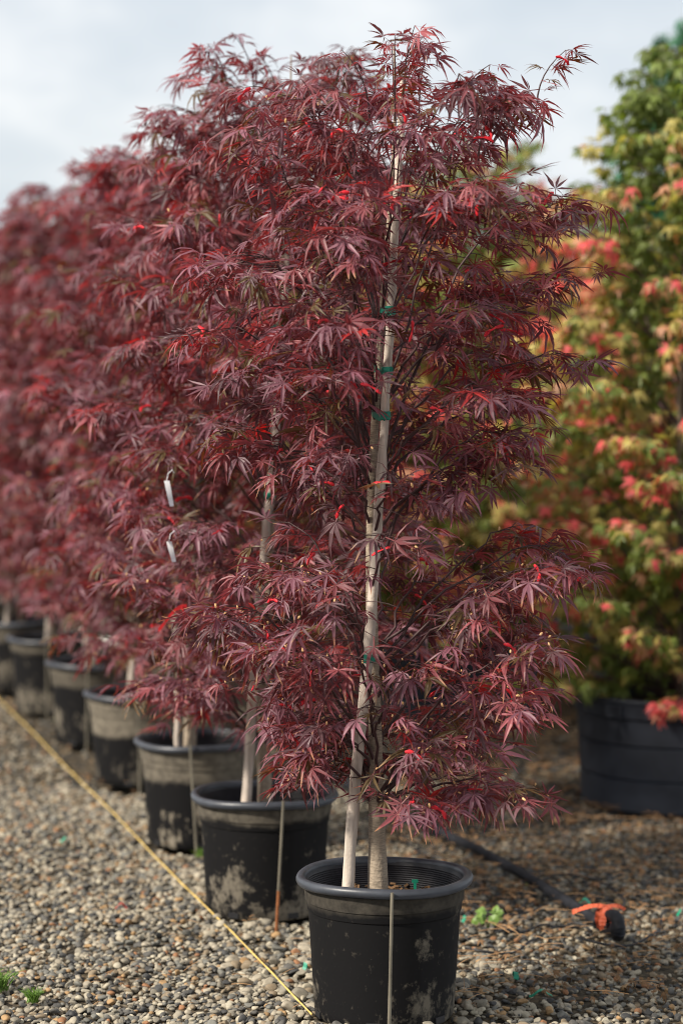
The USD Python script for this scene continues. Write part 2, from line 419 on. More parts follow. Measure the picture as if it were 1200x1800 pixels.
# ------------------------------------------------------------------ leaves
def leaf_template(lobes, width, droop, seed, fold=0.2, petiole=0.45, lite=False):
    """A palmate leaf about the origin, its middle lobe along +x with length 1. Each lobe 8 triangles; the stalk 2. Returns vertices, faces, tip weight."""
    r = np.random.default_rng(seed)
    spec = {7: [(0, 1.0), (0.52, 0.95), (-0.52, 0.95), (1.12, 0.78), (-1.12, 0.78), (1.9, 0.45), (-1.9, 0.45)],
            5: [(0, 1.0), (0.62, 0.9), (-0.62, 0.9), (1.35, 0.62), (-1.35, 0.62)]}[lobes]
    v, f, w = [[0, 0, 0.0]], [], [0.0]
    for a, L in spec:
        a += r.normal(0, 0.07)
        L *= r.uniform(0.82, 1.14)
        bend = r.normal(0, 0.2)
        dr = droop * r.uniform(0.6, 1.5)
        n = len(v)
        if lite:
            h = a + bend * 0.45
            c = np.array([math.cos(h) * L * 0.45, math.sin(h) * L * 0.45, -dr * (L * 0.45) ** 2])
            s = np.array([-math.sin(h), math.cos(h), fold]) * width * L * 0.5
            h = a + bend
            v += [c + s, c - s * [1, 1, -1], np.array([math.cos(h) * L, math.sin(h) * L, -dr * L ** 2 * 1.1])]
            w += [0, 0, 1.0]
            f += [(0, n + 1, n), (n, n + 1, n + 2)]
            continue
        tw = r.normal(0, 0.35)
        for t, wd in ((0.36, 1.0), (0.70, 0.62)):
            h = a + bend * t
            c = np.array([math.cos(h) * L * t, math.sin(h) * L * t, -dr * (L * t) ** 2])
            s = np.array([-math.sin(h), math.cos(h), 0]) * width * L * wd * 0.5
            up = np.array([0, 0, 1.0]) * width * wd * fold
            s2 = np.array([0, 0, 1.0]) * width * wd * 0.5 * math.sin(tw * t)
            v += [c + s + up + s2, c, c - s + up - s2]
            w += [0, 0, 0.0]
        h = a + bend
        v.append(np.array([math.cos(h) * L, math.sin(h) * L, -dr * L ** 2 * 1.12]))
        w.append(1.0)
        l1, m1, r1, l2, m2, r2, t_ = range(n, n + 7)
        f += [(0, m1, l1), (0, r1, m1), (l1, m2, l2), (l1, m1, m2), (m1, r2, m2), (m1, r1, r2), (l2, m2, t_), (m2, r2, t_)]
    n = len(v)
    k = 0.018
    v += [[-petiole, k, petiole * 0.18], [-petiole, -k, petiole * 0.18], [0, -k, 0], [0, k, 0]]
    w += [0, 0, 0, 0]
    f += [(n, n + 1, n + 2), (n, n + 2, n + 3)]
    return np.array(v, float), np.array(f), np.array(w)


def leaf_cloud(templates, pos, az, pitch, roll, size, pick):
    """(n, V, 3) vertices: blades pointing to azimuth az, hanging by pitch below the horizon."""
    T = np.stack([t[0] for t in templates])[pick] * size[:, None, None]
    ca, sa, cp, sp = np.cos(az), np.sin(az), np.cos(pitch), np.sin(pitch)
    x = np.stack([ca * cp, sa * cp, -sp], 1)
    y0 = np.stack([-sa, ca, np.zeros_like(ca)], 1)
    z0 = np.cross(x, y0)
    y = y0 * np.cos(roll)[:, None] + z0 * np.sin(roll)[:, None]
    z = np.cross(x, y)
    R = np.stack([x, y, z], 1)
    # the stalk's foot sits on the twig
    V = np.einsum('nvi,nij->nvj', T, R)
    foot = V[:, -3, :] * 0.5 + V[:, -4, :] * 0.5
    return V - foot[:, None] + pos[:, None]


RED7 = [leaf_template(7, w, d, s) for s, (w, d) in enumerate([(0.135, 0.15), (0.155, 0.30), (0.125, 0.40), (0.16, 0.18), (0.14, 0.55), (0.15, 0.02), (0.13, 0.30), (0.165, 0.34), (0.12, 0.22), (0.17, 0.10), (0.145, -0.08), (0.15, 0.75), (0.13, 0.12), (0.16, 0.45)])]
GRN5 = [leaf_template(5, w, d, 40 + s, petiole=0.35, lite=True) for s, (w, d) in enumerate([(0.30, 0.25), (0.34, 0.40), (0.32, 0.55), (0.28, 0.2)])]


def make_tree(prim, P0, H, trunk, profile, n_branch, z0, leaf_size, templates, leaf_mat, palette, seed, r_base, twig_step=0.055, leaves_per=4, centre=(0, 0),
              n_parts=300, seeds=0, low_dry=0.0, bark='bark', tiers=None, tall=None, droop=0.5, sweep=0.25, top_sprays=6, view=(0, -1), flecks=0, bare=None, bare2=(), low_bias=0.92):
    """A tree in coordinates of prim (its foot at the origin). trunk: list of (x, y, z, r). profile: list of (z, left radius, right radius)."""
    r = np.random.default_rng(seed)
    tk = np.asarray(trunk, float)
    tp = spline(tk[:, :3], 40)
    tr = np.interp(tp[:, 2], tk[:, 2], tk[:, 3])
    bulge = 1 + 0.05 * np.sin(tp[:, 2] * 40 + seed) * (r.random(len(tp)))
    put(prim, 'trunk', tube(tp, tr * bulge, 14), bark, smooth=60)
    pf = np.asarray(profile, float)

    def radius(z, az):
        l, rr = np.interp(z, pf[:, 0], pf[:, 1]), np.interp(z, pf[:, 0], pf[:, 2])
        c = (math.cos(az) + 1) / 2
        return l * (1 - c) + rr * c

    lp, la, lpi, lsz = [], [], [], []

    def leafy(path, az_path, start, step, size_k=1.0, pitch0=0.35):
        """Pairs of leaves along a shoot, and one at its tip."""
        seg = np.linalg.norm(np.diff(path, axis=0), axis=1)
        s = np.r_[0, np.cumsum(seg)]
        at = np.arange(start, s[-1], step)
        for q in at:
            p = np.array([np.interp(q, s, path[:, k]) for k in range(3)])
            for sd in (-1, 1):
                if r.random() < 0.9:
                    lp.append(p)
                    la.append(az_path + sd * r.uniform(0.5, 1.35))
                    lpi.append(pitch0 + r.normal(0.03, 0.40))
                    lsz.append(leaf_size * size_k * r.choice([0.62, 0.85, 1.0, 1.12, 1.22]) * r.uniform(0.88, 1.1))
        lp.append(path[-1])
        la.append(az_path + r.normal(0, 0.3))
        lpi.append(pitch0 + 0.15 + r.normal(0, 0.25))
        lsz.append(leaf_size * size_k * r.uniform(0.85, 1.2))

    for b in range(n_branch):
        u = (b + 0.5) / n_branch
        zt = z0 + (H - z0 - 0.10) * (u ** low_bias)                     # where its end lies
        if tiers is not None:
            zt = zt * 0.5 + 0.5 * tiers[np.argmin(np.abs(np.asarray(tiers) - zt))] + r.normal(0, 0.028)
        az = b * 2.39996 + r.normal(0, 0.25)
        R = max(0.05, radius(zt, az) - leaf_size * 0.95) * (1.0 if b % 3 else r.uniform(0.55, 0.9)) * r.uniform(0.92, 1.06)
        rise = min(0.42, R * r.uniform(0.45, 0.85) + 0.05)
        if u > 0.85:
            rise = R * r.uniform(1.0, 1.8) + 0.06
        za = max(z0 * 0.80, zt - rise)
        base = np.array([np.interp(za, tp[:, 2], tp[:, k]) for k in range(3)])
        d = np.array([math.cos(az), math.sin(az), 0])
        ex = np.array([centre[0], centre[1], 0]) * (zt / H)
        end = np.array([base[0], base[1], 0]) * 0.5 + ex * 0.5 + d * R
        end[2] = zt
        mid = base * 0.45 + end * 0.55
        mid[2] = za + (zt - za) * r.uniform(0.75, 1.1) + 0.03
        path = bez(base, mid, end, 12)
        path[1:-1] += r.normal(0, 0.006, (10, 3))
        L = np.linalg.norm(np.diff(path, axis=0), axis=1).sum()
        rb = np.interp(za, tk[:, 2], tk[:, 3]) * r.uniform(0.32, 0.5)
        rb = min(max(rb, 0.0022), 0.0046)
        geo = [tube(path, np.linspace(rb, 0.0012, 12), 6, caps=False)]
        n_tw = max(3, int(L / twig_step))
        for k in range(n_tw):
            t = 0.26 + 0.74 * (k + r.random()) / n_tw
            if t > 0.99:
                t = 0.99
            i = t * 11
            p = path[int(i)] * (1 - i % 1) + path[min(11, int(i) + 1)] * (i % 1)
            taz = az + (1 if k % 2 else -1) * r.uniform(0.45, 1.2)
            tl = r.uniform(0.06, 0.17) * (1.15 - 0.45 * t) * (leaf_size / 0.055) ** 0.5
            dz = r.uniform(-0.35, 0.45)
            q = bez(p, p + np.array([math.cos(taz), math.sin(taz), dz]) * tl * 0.55, p + np.array([math.cos(taz), math.sin(taz), dz * 0.5 - 0.12]) * tl, 5)
            geo.append(tube(q, np.linspace(0.0014, 0.0007, 5), 3, caps=False))
            leafy(q, taz, tl * 0.35, tl * 0.62 / max(1, leaves_per / 2 - 1) if leaves_per > 2 else tl, 1.0, droop)
        leafy(path[6:], az, 0.03, 0.075, 1.05, droop)
        put(prim, 'branch', trimesh.util.concatenate(geo), 'twig', smooth=True)
    # upright shoots at the top
    for k in range(top_sprays):
        az = r.uniform(0, 2 * PI)
        zb = H - r.uniform(0.15, 0.42)
        b0 = np.array([np.interp(min(zb, tk[-1, 2]), tp[:, 2], tp[:, j]) for j in range(3)])
        b0[:2] += np.array([math.cos(az), math.sin(az)]) * radius(zb, az) * r.uniform(0.0, 0.75)
        hgt = r.uniform(0.08, 0.20)
        q = bez(b0, b0 + [0.0, 0, hgt * 0.6], b0 + [math.cos(az) * 0.07, math.sin(az) * 0.07, hgt], 7)
        put(prim, 'branch', tube(q, np.linspace(0.0025, 0.001, 7), 5), 'twig', smooth=True)
        leafy(q, az, 0.02, 0.045, 0.85, droop * 0.5)
        leafy(q, az + 1.5, 0.04, 0.05, 0.8, droop * 0.5)
    lp, la, lpi, lsz = np.array(lp), np.array(la), np.array(lpi), np.array(lsz)
    if bare is not None:                                             # few leaves hang before the stake
        bp_ = np.asarray(bare)
        off = np.abs(lp[:, 0] - np.interp(lp[:, 2], bp_[:, 2], bp_[:, 0]))
        gone = (lp[:, 1] < 0.06) & (off < 0.065) & (lp[:, 2] < bp_[-1, 2]) & (r.random(len(lp)) < np.where(lp[:, 2] < 1.25, 0.82, 0.42))
        lp, la, lpi, lsz = lp[~gone], la[~gone], lpi[~gone], lsz[~gone]
    for bl, wd, pr_ in bare2:                                        # gaps in the crown
        bl = np.asarray(bl)
        off = np.abs(lp[:, 0] - np.interp(lp[:, 2], bl[:, 2], bl[:, 0]))
        gone = (off < wd) & (lp[:, 2] > bl[0, 2]) & (lp[:, 2] < bl[-1, 2]) & (r.random(len(lp)) < pr_)
        lp, la, lpi, lsz = lp[~gone], la[~gone], lpi[~gone], lsz[~gone]
    n = len(lp)
    pick = r.integers(0, len(templates), n)
    V = leaf_cloud(templates, lp, la, lpi, r.normal(0, 0.38, n), lsz, pick)
    F, W = templates[0][1], templates[0][2]
    col = palette(r, lp, V, H)                                     # (n, 3)
    dry = (r.random(n) < low_dry * np.clip((1.35 - lp[:, 2]) / 0.5, 0.12, 1))
    dryc = np.array([0.62, 0.36, 0.16])
    C = np.broadcast_to(col[:, None], V.shape).copy()
    wt = (W[None, :, None] * dry[:, None, None] * 0.95) * (r.random((n, V.shape[1], 1)) < 0.45)
    C = C * (1 - wt) + dryc * wt
    C[:, -4:] = C[:, -4:] * 0.5 + np.array([0.16, 0.02, 0.02]) * 0.5
    # the leaves nearest to the view that face it are parts of their own
    e1 = V[:, F[:, 1]] - V[:, F[:, 0]]
    e2 = V[:, F[:, 2]] - V[:, F[:, 0]]
    area = np.abs(np.einsum('nfk,k->nf', np.cross(e1, e2), np.array([view[0], view[1], 0.1]))).sum(1)
    front = lp[:, 0] * view[0] + lp[:, 1] * view[1]
    score = area / area.max() + front / np.abs(front).max() * 0.9
    own = np.argsort(-score)[:n_parts]
    for i in own:
        put(prim, 'leaf', (V[i], F), leaf_mat, colors=C[i])
    o = np.setdiff1d(np.arange(n), own)
    nv = V.shape[1]
    put(prim, 'crown', (V[o].reshape(-1, 3), (F[None] + (np.arange(len(o)) * nv)[:, None, None]).reshape(-1, 3)), leaf_mat, colors=C[o].reshape(-1, 3), kind='stuff')
    # winged seeds in pairs
    if seeds:
        idx = r.choice(n, seeds, replace=False, p=(0.15 + (front - front.min())) / (0.15 + (front - front.min())).sum())
        for i in idx:
            p = lp[i] + np.array([r.normal(0, 0.02), r.normal(0, 0.02) - 0.012, -r.uniform(0.005, 0.03)])
            a = r.uniform(0, 2 * PI)
            geo = []
            for sd in (-1, 1):
                c = [np.array([0, 0, 0.0]), np.array([sd * 0.006, 0, 0.0015]), np.array([sd * 0.014, 0, -0.001]), np.array([sd * 0.022, 0, -0.006 * r.uniform(0.5, 1.6)])]
                m = tube(np.array(c), [0.002, 0.0034, 0.0054, 0.003], 6)
                mv = np.array(m.vertices)
                mv[:, 1] *= 0.45
                geo.append(trimesh.Trimesh(mv, m.faces, process=False))
            geo.append(tube(np.array([[0, 0, 0], [0.001, 0.001, 0.014]]), [0.0006, 0.0006], 3))
            m = trimesh.util.concatenate(geo)
            m.apply_transform(trimesh.transformations.compose_matrix(scale=[r.uniform(0.8, 1.25)] * 3, angles=(r.normal(0, 0.7), r.normal(0, 0.6), a), translate=p))
            put(prim, 'seed_wing', m, 'seed_red', smooth=True)
    if flecks:                                                       # dried bud scales and flower stalks, pale gold, mostly low down
        wt = np.clip((1.2 - lp[:, 2]) / 0.8, 0.04, 1)
        idx = r.choice(n, flecks, replace=False, p=wt / wt.sum())
        vv, ff = [], []
        tet = trimesh.creation.icosphere(0)
        for q, i in enumerate(idx):
            sc = np.array([0.0058, 0.0028, 0.0026]) * r.uniform(0.6, 1.3)
            m = trimesh.Trimesh(np.array(tet.vertices) * sc, tet.faces, process=False)
            m.apply_transform(trimesh.transformations.compose_matrix(angles=r.uniform(0, 6, 3), translate=lp[i] + r.normal(0, 0.012, 3)))
            vv.append(m)
        put(prim, 'dry_scales', vv, 'dry_scale', kind='stuff')
    print(prim.GetName(), 'leaves', n)
    return n


def red_palette(r, lp, V, H):
    n = len(lp)
    k = r.random((n, 1))
    a, b, c = np.array([0.176, 0.073, 0.098]), np.array([0.220, 0.062, 0.072]), np.array([0.115, 0.060, 0.068])
    col = np.where(k < 0.5, a, np.where(k < 0.78, b, c)) * r.uniform(0.75, 1.3, (n, 1))
    q = np.floor(np.arctan2(lp[:, 1], lp[:, 0]) * 2.6) * 7.1 + np.floor(lp[:, 2] / 0.13) * 3.7
    col = col * (1 + 0.22 * np.sin(q * 12.9898))[:, None]           # whole shoots run lighter or darker
    hot = r.random((n, 1)) < 0.014
    col = np.where(hot, np.array([0.33, 0.022, 0.022]) * r.uniform(0.7, 1.2, (n, 1)), col)
    olive = r.random((n, 1)) < 0.09
    return np.where(olive & ~hot, np.array([0.10, 0.065, 0.022]), col)


def green_palette(r, lp, V, H):
    """Green within, turning straw and red at the shoot ends."""
    n = len(lp)
    out = np.hypot(lp[:, 0], lp[:, 1])
    rel = out / (np.percentile(out, 92) + 1e-6)
    az = np.arctan2(lp[:, 1], lp[:, 0])
    cell = np.floor(az * 9 + np.sin(lp[:, 2] * 31)) * 17.13 + np.floor(lp[:, 2] / 0.035) * 5.71 + np.floor(out / 0.06) * 3.3
    patch = np.sin(cell * 78.233) * 0.9 + 0.5 * np.sin(lp[:, 2] * 6.3 - 3.3 * az + 1.2) + 0.6 * (lp[:, 2] / H) - 0.1 + r.normal(0, 0.4, n)
    g = np.array([0.140, 0.180, 0.040])
    col = np.tile(g, (n, 1)) * r.uniform(0.65, 1.3, (n, 1))
    y = (patch > -0.35) & (rel > 0.45)
    col[y] = np.array([0.38, 0.32, 0.095]) * r.uniform(0.7, 1.2, (y.sum(), 1))
    o = (patch > 0.4) & (rel > 0.52)
    col[o] = np.array([0.46, 0.235, 0.135]) * r.uniform(0.75, 1.2, (o.sum(), 1))
    rd = (patch > 0.85) & (rel > 0.6)
    col[rd] = np.array([0.60, 0.095, 0.10]) * r.uniform(0.75, 1.2, (rd.sum(), 1))
    return col


def deep_green(r, lp, V, H):
    n = len(lp)
    col = np.tile(np.array([0.028, 0.140, 0.070]), (n, 1)) * r.uniform(0.6, 1.3, (n, 1))
    out = np.hypot(lp[:, 0], lp[:, 1])
    tip = (out > np.percentile(out, 90)) & (r.random(n) < 0.5)
    col[tip] = np.array([0.36, 0.17, 0.09])
    return col


# ------------------------------------------------------------------ the row of red maples in their pots
def make_pot(name, label, loc, mat, rz=0.0, group=None, seed=0):
    t = thing(name, label, 'plant pot', (loc[0], loc[1], 0.0), rz, group=group)
    r = np.random.default_rng(seed)
    H = 0.365
    out = [(0.168, 0.002), (0.1745, 0.012), (0.1765, 0.03), (0.1905, 0.270), (0.1908, 0.2715), (0.1935, 0.2735), (0.1960, 0.296), (0.1985, 0.2975), (0.2005, 0.318), (0.2022, 0.336)]
    put(t, 'body', lathe([(0.0, 0.002)] + out, 96), mat, smooth=35)
    rim = [(0.2015, 0.334)]
    for a in np.linspace(-0.5 * PI, 1.05 * PI, 12):
        rim.append((0.2085 + 0.0125 * math.cos(a), 0.349 + 0.0125 * math.sin(a)))
    rim += [(0.1965, 0.344)]

    def wob(v):
        ang = np.arctan2(v[..., 1], v[..., 0])
        k = 1 + 0.006 * np.sin(2 * ang + seed) + 0.003 * np.sin(5 * ang + 2 * seed)
        v = v.copy()
        v[..., :2] *= k[..., None]
        v[..., 2] += 0.0025 * np.sin(3 * ang + seed)
        return v
    put(t, 'rim', lathe(rim, 96, wob), 'pot_rim', smooth=50)
    inner = [(0.1965, 0.350)]
    for k in range(16):                                               # fine ribs down the inner wall
        z = 0.342 - k * 0.0055
        inner += [(0.1945 - k * 0.0006, z), (0.1925 - k * 0.0006, z - 0.0022)]
    inner.append((0.182, 0.245))
    put(t, 'inner_wall', lathe(inner[::-1], 80), 'pot_inside', smooth=30)
    # soil, uneven, lower than the rim
    rr, aa = np.meshgrid(np.linspace(0, 0.187, 16), np.arange(48) * 2 * PI / 48, indexing='ij')
    v = np.stack([rr * np.cos(aa), rr * np.sin(aa), 0.280 + 0.012 * r.random(rr.shape) + 0.012 * np.sin(rr * 40 + seed) * np.cos(aa * 2)], -1).reshape(-1, 3)
    i, j = np.meshgrid(np.arange(15), np.arange(48), indexing='ij')
    q = np.stack([i * 48 + j, (i + 1) * 48 + j, (i + 1) * 48 + (j + 1) % 48, i * 48 + (j + 1) % 48], -1).reshape(-1, 4)
    put(t, 'soil', trimesh.Trimesh(v, np.vstack([q[:, [0, 1, 2]], q[:, [0, 2, 3]]]), process=False), 'soil')
    chips = []
    for k in range(220):
        a, q_ = r.uniform(0, 2 * PI), 0.185 * math.sqrt(r.random())
        m = trimesh.creation.box([r.uniform(0.006, 0.02), r.uniform(0.003, 0.008), 0.003])
        m.apply_transform(trimesh.transformations.compose_matrix(angles=(r.normal(0, 0.5), r.normal(0, 0.5), r.uniform(0, 6)), translate=(q_ * math.cos(a), q_ * math.sin(a), 0.291 + r.uniform(0, 0.006))))
        chips.append(m)
    put(t, 'bark_chips', chips, 'litter', kind='stuff')
    # drain holes: dark pockets round the foot
    for k in range(6):
        a = k * PI / 3 + 0.35
        m = trimesh.creation.box([0.008, 0.034, 0.016])
        m.apply_transform(trimesh.transformations.compose_matrix(angles=(0, 0, a), translate=(0.1742 * math.cos(a), 0.1742 * math.sin(a), 0.0165)))
        put(t, 'drain_hole', m, 'tube_black')
    return t


def stake(label, foot, pts, r0, r1, ties, trunk_at, group, seed=1):
    """A peeled wooden stake through the points pts (world), tied to the trunk at the heights given. The thing's base is its foot."""
    t = thing('wooden_stake', label, 'plant stake', foot, group=group)
    r = np.random.default_rng(seed)
    pts = np.asarray(pts, float) - np.asarray(foot)
    q = spline(pts, 44)
    rad = np.linspace(r0, r1, 44) * (1 + 0.035 * r.normal(size=44))
    for k in range(5, 44, 9):
        rad[k] *= 1.10                                              # knots
    q[:, :2] += r.normal(0, 0.0012, (44, 2))
    put(t, 'pole', tube(q, rad, 14), 'stake_wood', smooth=60)
    for z in ties:
        zz = z - foot[2]
        c = np.array([np.interp(zz, q[:, 2], q[:, k]) for k in range(3)])
        rr = np.interp(zz, q[:, 2], rad) + 0.0022
        tx = np.array(trunk_at(z)) - np.asarray(foot)
        ring = lathe([(rr, -0.0105), (rr + 0.0012, -0.009), (rr + 0.0012, 0.009), (rr, 0.0105)], 20)
        ring.apply_translation(c)
        mid = (c + tx) / 2
        d = tx - c
        L = np.linalg.norm(d[:2])
        u = np.array([d[0], d[1], 0]) / (L + 1e-9)
        n_ = np.array([-u[1], u[0], 0])
        loop = []
        a = np.linspace(0, 2 * PI, 25)
        for ang in a:
            loop.append(mid + u * math.cos(ang) * (L / 2 + 0.016) + n_ * math.sin(ang) * 0.014 + np.array([0, 0, 0.006 * math.sin(ang * 2)]))
        loop = np.array(loop)
        v = np.vstack([loop + [0, 0, 0.008], loop - [0, 0, 0.008]])
        k = np.arange(24)
        f = np.vstack([np.stack([k, k + 1, k + 26], 1), np.stack([k, k + 26, k + 25], 1)])
        put(t, 'tie_tape', trimesh.util.concatenate([ring, trimesh.Trimesh(v, f, process=False)]), 'tie_green')
    return t


def rod(label, top, foot, rusty):
    t = thing('metal_rod', label, 'rod', foot, group=None)
    top = np.asarray(top) - np.asarray(foot)
    q = np.linspace([0, 0, -0.02], top, 10)
    put(t, 'shaft', tube(q[3:], 0.0043, 10), 'rod_metal', smooth=60)
    put(t, 'rusty_foot' if rusty else 'foot', tube(q[:4], 0.0047, 10), 'rust' if rusty else 'rod_metal', smooth=60)
    return t


POT_L = ['black plastic nursery pot nearest the camera, with a blue grey rim and thin scuff lines',
         'second black nursery pot from the front, its dusty top band above a black middle',
         'third nursery pot from the front, tan with dried mud above and below a dark belt',
         'fourth nursery pot from the front, pale tan upper half and dark lower half',
         'fifth nursery pot from the front, dull black with a tan smear on its left',
         'sixth nursery pot from the front, near the left edge above the yellow string',
         'seventh nursery pot from the front, half hidden at the left edge',
         'eighth nursery pot of the row, only its rim showing at the left edge',
         'farthest nursery pot of the row, beyond the left edge of the others']
PG = 'black nursery pots in a row on gravel'
MG = 'red maples in the row of pots'
pot_mats = ['pot_one', 'pot_two', 'pot_three', 'pot_four', 'pot_five']
pots = [make_pot('nursery_pot', POT_L[i], PX[i], pot_mats[i], rz=0.7 * i, group=PG, seed=i + 1) for i in range(5)]
for i, s in zip(range(5, 9), (1, 4, 3, 4)):
    copy_of(pots[s], POT_L[i], (PX[i][0], PX[i][1], 0), rz=1.1 * i, group=PG)

SOIL = 0.285


def world_trunk(base, trunk):
    tk = np.asarray(trunk)
    return lambda z: (base[0] + np.interp(z - base[2], tk[:, 2], tk[:, 0]), base[1] + np.interp(z - base[2], tk[:, 2], tk[:, 1]), z)


# tree one: the subject
b1 = P(664, 1568, 6.0)
b1[2] = SOIL
def rel1(px, py, r, dy=0.0):
    q = P(px, py, 6.0 + dy) - b1
    return (q[0], q[1], q[2], r)
trunk1 = [(0, 0, -0.02, 0.0265), rel1(664, 1545, 0.0255), rel1(663, 1500, 0.0225), rel1(661, 1400, 0.019), rel1(658, 1250, 0.0165, 0.02), rel1(652, 1000, 0.0135, 0.03), rel1(655, 820, 0.0115, 0.03),
          rel1(664, 660, 0.009, 0.02), rel1(672, 540, 0.0075, 0.02), rel1(684, 380, 0.0058, 0.02), rel1(694, 200, 0.0042, 0.02), rel1(692, 80, 0.0022, 0.02)]
t1 = thing('red_maple_tree', 'tall red leaved maple in the nearest pot, in focus, tied to a pale stake', 'maple tree', b1, group=MG)
Zs = lambda a: [(z - SOIL, l, r_) for z, l, r_ in a]
prof1 = Zs([(0.46, 0.12, 0.34), (0.60, 0.18, 0.46), (0.72, 0.25, 0.46), (0.85, 0.36, 0.46), (1.0, 0.46, 0.53), (1.15, 0.46, 0.54), (1.24, 0.36, 0.48), (1.32, 0.26, 0.44), (1.40, 0.30, 0.45), (1.5, 0.44, 0.46), (1.6, 0.46, 0.50),
            (1.75, 0.46, 0.55), (1.9, 0.46, 0.57), (2.05, 0.46, 0.57), (2.18, 0.44, 0.54), (2.28, 0.40, 0.46), (2.38, 0.30, 0.30), (2.50, 0.16, 0.14)])
tiers1 = [z - SOIL for z in (0.60, 0.66, 0.74, 0.86, 1.00, 1.15, 1.47, 1.60, 1.74, 1.90, 2.06, 2.20, 2.32, 2.42)]
make_tree(t1, b1, 2.475 - SOIL, trunk1, prof1, 88, 0.29, 0.064, RED7, 'red_leaf', red_palette, 11, 0.025, seeds=120, low_dry=0.55, tiers=tiers1, leaves_per=4, top_sprays=22, droop=0.26, flecks=420, low_bias=1.08, bare2=[([P(688, 520, 6) - b1, P(704, 235, 6) - b1], 0.035, 0.35), ([P(466, 965, 6) - b1, P(482, 790, 6) - b1], 0.055, 0.85), ([P(500, 520, 6) - b1, P(527, 240, 6) - b1], 0.04, 0.6), ([P(430, 1420, 6) - b1, P(448, 1200, 6) - b1], 0.05, 0.85)], bare=[P(x, y, 5.97) - b1 for x, y in ((611, 1566), (631, 1310), (647, 1150), (658, 1000), (668, 850), (678, 700), (688, 520))])
SG = 'pale wooden stakes tied to the maples'
f1 = P(611, 1566, 5.975)
f1[2] = SOIL - 0.01
s1 = [f1] + [P(x, y, 5.975 - 0.002 * k) for k, (x, y) in enumerate([(631, 1310), (647, 1150), (658, 1000), (668, 850), (678, 700), (686, 550), (694, 400), (703, 250), (709, 135)])]
stake('pale peeled wooden stake in the nearest pot, leaning across the maple trunk', f1, s1, 0.0155, 0.0085, [P(0, 1155, 6)[2], P(0, 730, 6)[2], P(0, 652, 6)[2], P(0, 546, 6)[2]], world_trunk(b1, trunk1), SG)

# trees two to four, each grown on its own; the rest of the row repeats them farther off
ROW_L = ['red maple in the second pot, tallest crown, just left of the front tree',
         'red maple in the third pot, soft focus, low leaves over the mud stained pot',
         'red maple in the fourth pot, blurred crown above the tan pot',
         'red maple in the fifth pot, blurred crown left of the middle of the row',
         'red maple in the sixth pot, blurred crown above the dull black pot by the string',
         'red maple in the seventh pot, at the left edge, bare lower trunk in view',
         'red maple in the eighth pot, far back at the left edge',
         'farthest red maple of the row, at the very left edge']
STK_L = ['white looking stake in the second pot, leaning right through the crown',
         'thin stake in the third pot, upright beside a grey trunk',
         'pale stake in the fourth pot, showing above its hidden rim',
         'stake in the fifth pot, hardly showing among the leaves',
         'broad pale stake in the sixth pot, leaning at its rim',
         'stake in the seventh pot, beside the bare trunk at left',
         'stake at the far left edge in the eighth pot',
         'stake in the farthest pot of the row']
prof2 = Zs([(0.46, 0.22, 0.22), (0.60, 0.36, 0.34), (0.8, 0.46, 0.44), (1.0, 0.52, 0.50), (1.25, 0.54, 0.52), (1.5, 0.56, 0.54), (1.75, 0.56, 0.54), (2.0, 0.50, 0.48), (2.2, 0.44, 0.42), (2.35, 0.42, 0.38), (2.5, 0.34, 0.32), (2.65, 0.20, 0.18)])
stake_px = {1: [(430, 1405), (446, 1200), (466, 950), (482, 780), (503, 480), (527, 240)], 2: [(312, 1300), (309, 1100), (308, 900), (318, 600), (330, 330)],
            3: [(229, 1205), (240, 1080), (264, 890), (290, 660), (319, 400)], 4: [(150, 1160), (160, 1000), (180, 760), (200, 500)],
            5: [(82, 1122), (95, 985), (112, 800), (130, 500)], 6: [(10, 1090), (24, 960), (50, 700), (80, 480)],
            7: [(-2, 1050), (8, 930), (30, 700), (50, 480)], 8: [(-75, 1035), (-60, 800), (-30, 500)]}
src = [None] * 9
src[0] = t1
row_specs = {1: (2.63, 0.26, (462, 7.19), 21, 0.40), 2: (2.55, 0.32, (330, 8.26), 22, 0.3), 3: (2.56, 0.36, (246, 9.50), 23, 0.3)}
tree_base = {0: b1}
for i, (Ht, zlow, (px, d), sd, ldry) in row_specs.items():
    r_ = np.random.default_rng(sd)
    b = np.array([(px - 600) / FPX * d, d, SOIL])
    tree_base[i] = b
    hh = Ht - SOIL
    trunk = [(0, 0, -0.02, 0.025), (0.003, 0, 0.04, 0.023), (0.0, 0.01, 0.25, 0.019), (0.012, 0.01, 0.6, 0.015), (0.025, 0.02, 1.0, 0.012), (0.05, 0.02, 1.5, 0.0085), (0.075, 0.02, hh - 0.4, 0.005), (0.085, 0.02, hh - 0.08, 0.002)]
    pr = [(z * hh / (2.65 - SOIL), l, rr) for z, l, rr in prof2]
    t = thing('red_maple_tree', ROW_L[i - 1], 'maple tree', b, group=MG)
    tiers = np.linspace(zlow + 0.02, hh - 0.1, 13) + r_.normal(0, 0.02, 13)
    make_tree(t, b, hh, trunk, pr, 88, zlow, 0.065, RED7, 'red_leaf', red_palette, sd, 0.025, seeds=46, low_dry=ldry, tiers=tiers, leaves_per=4, centre=(0.08, 0), top_sprays=10, droop=0.28, flecks=140, bare=[P(x, y, d - 0.05) - b for x, y in stake_px[i][:4]])
    src[i] = t
for i, s, rz, sc in ((4, 2, 2.1, 1.0), (5, 3, 1.2, 0.98), (6, 1, 3.6, 0.92), (7, 2, 4.4, 0.90), (8, 3, 5.3, 0.85)):
    copy_of(src[s], ROW_L[i - 1], (PX[i][0], PX[i][1], SOIL), rz=rz, sc=sc)
    tree_base[i] = np.array([PX[i][0], PX[i][1], SOIL])
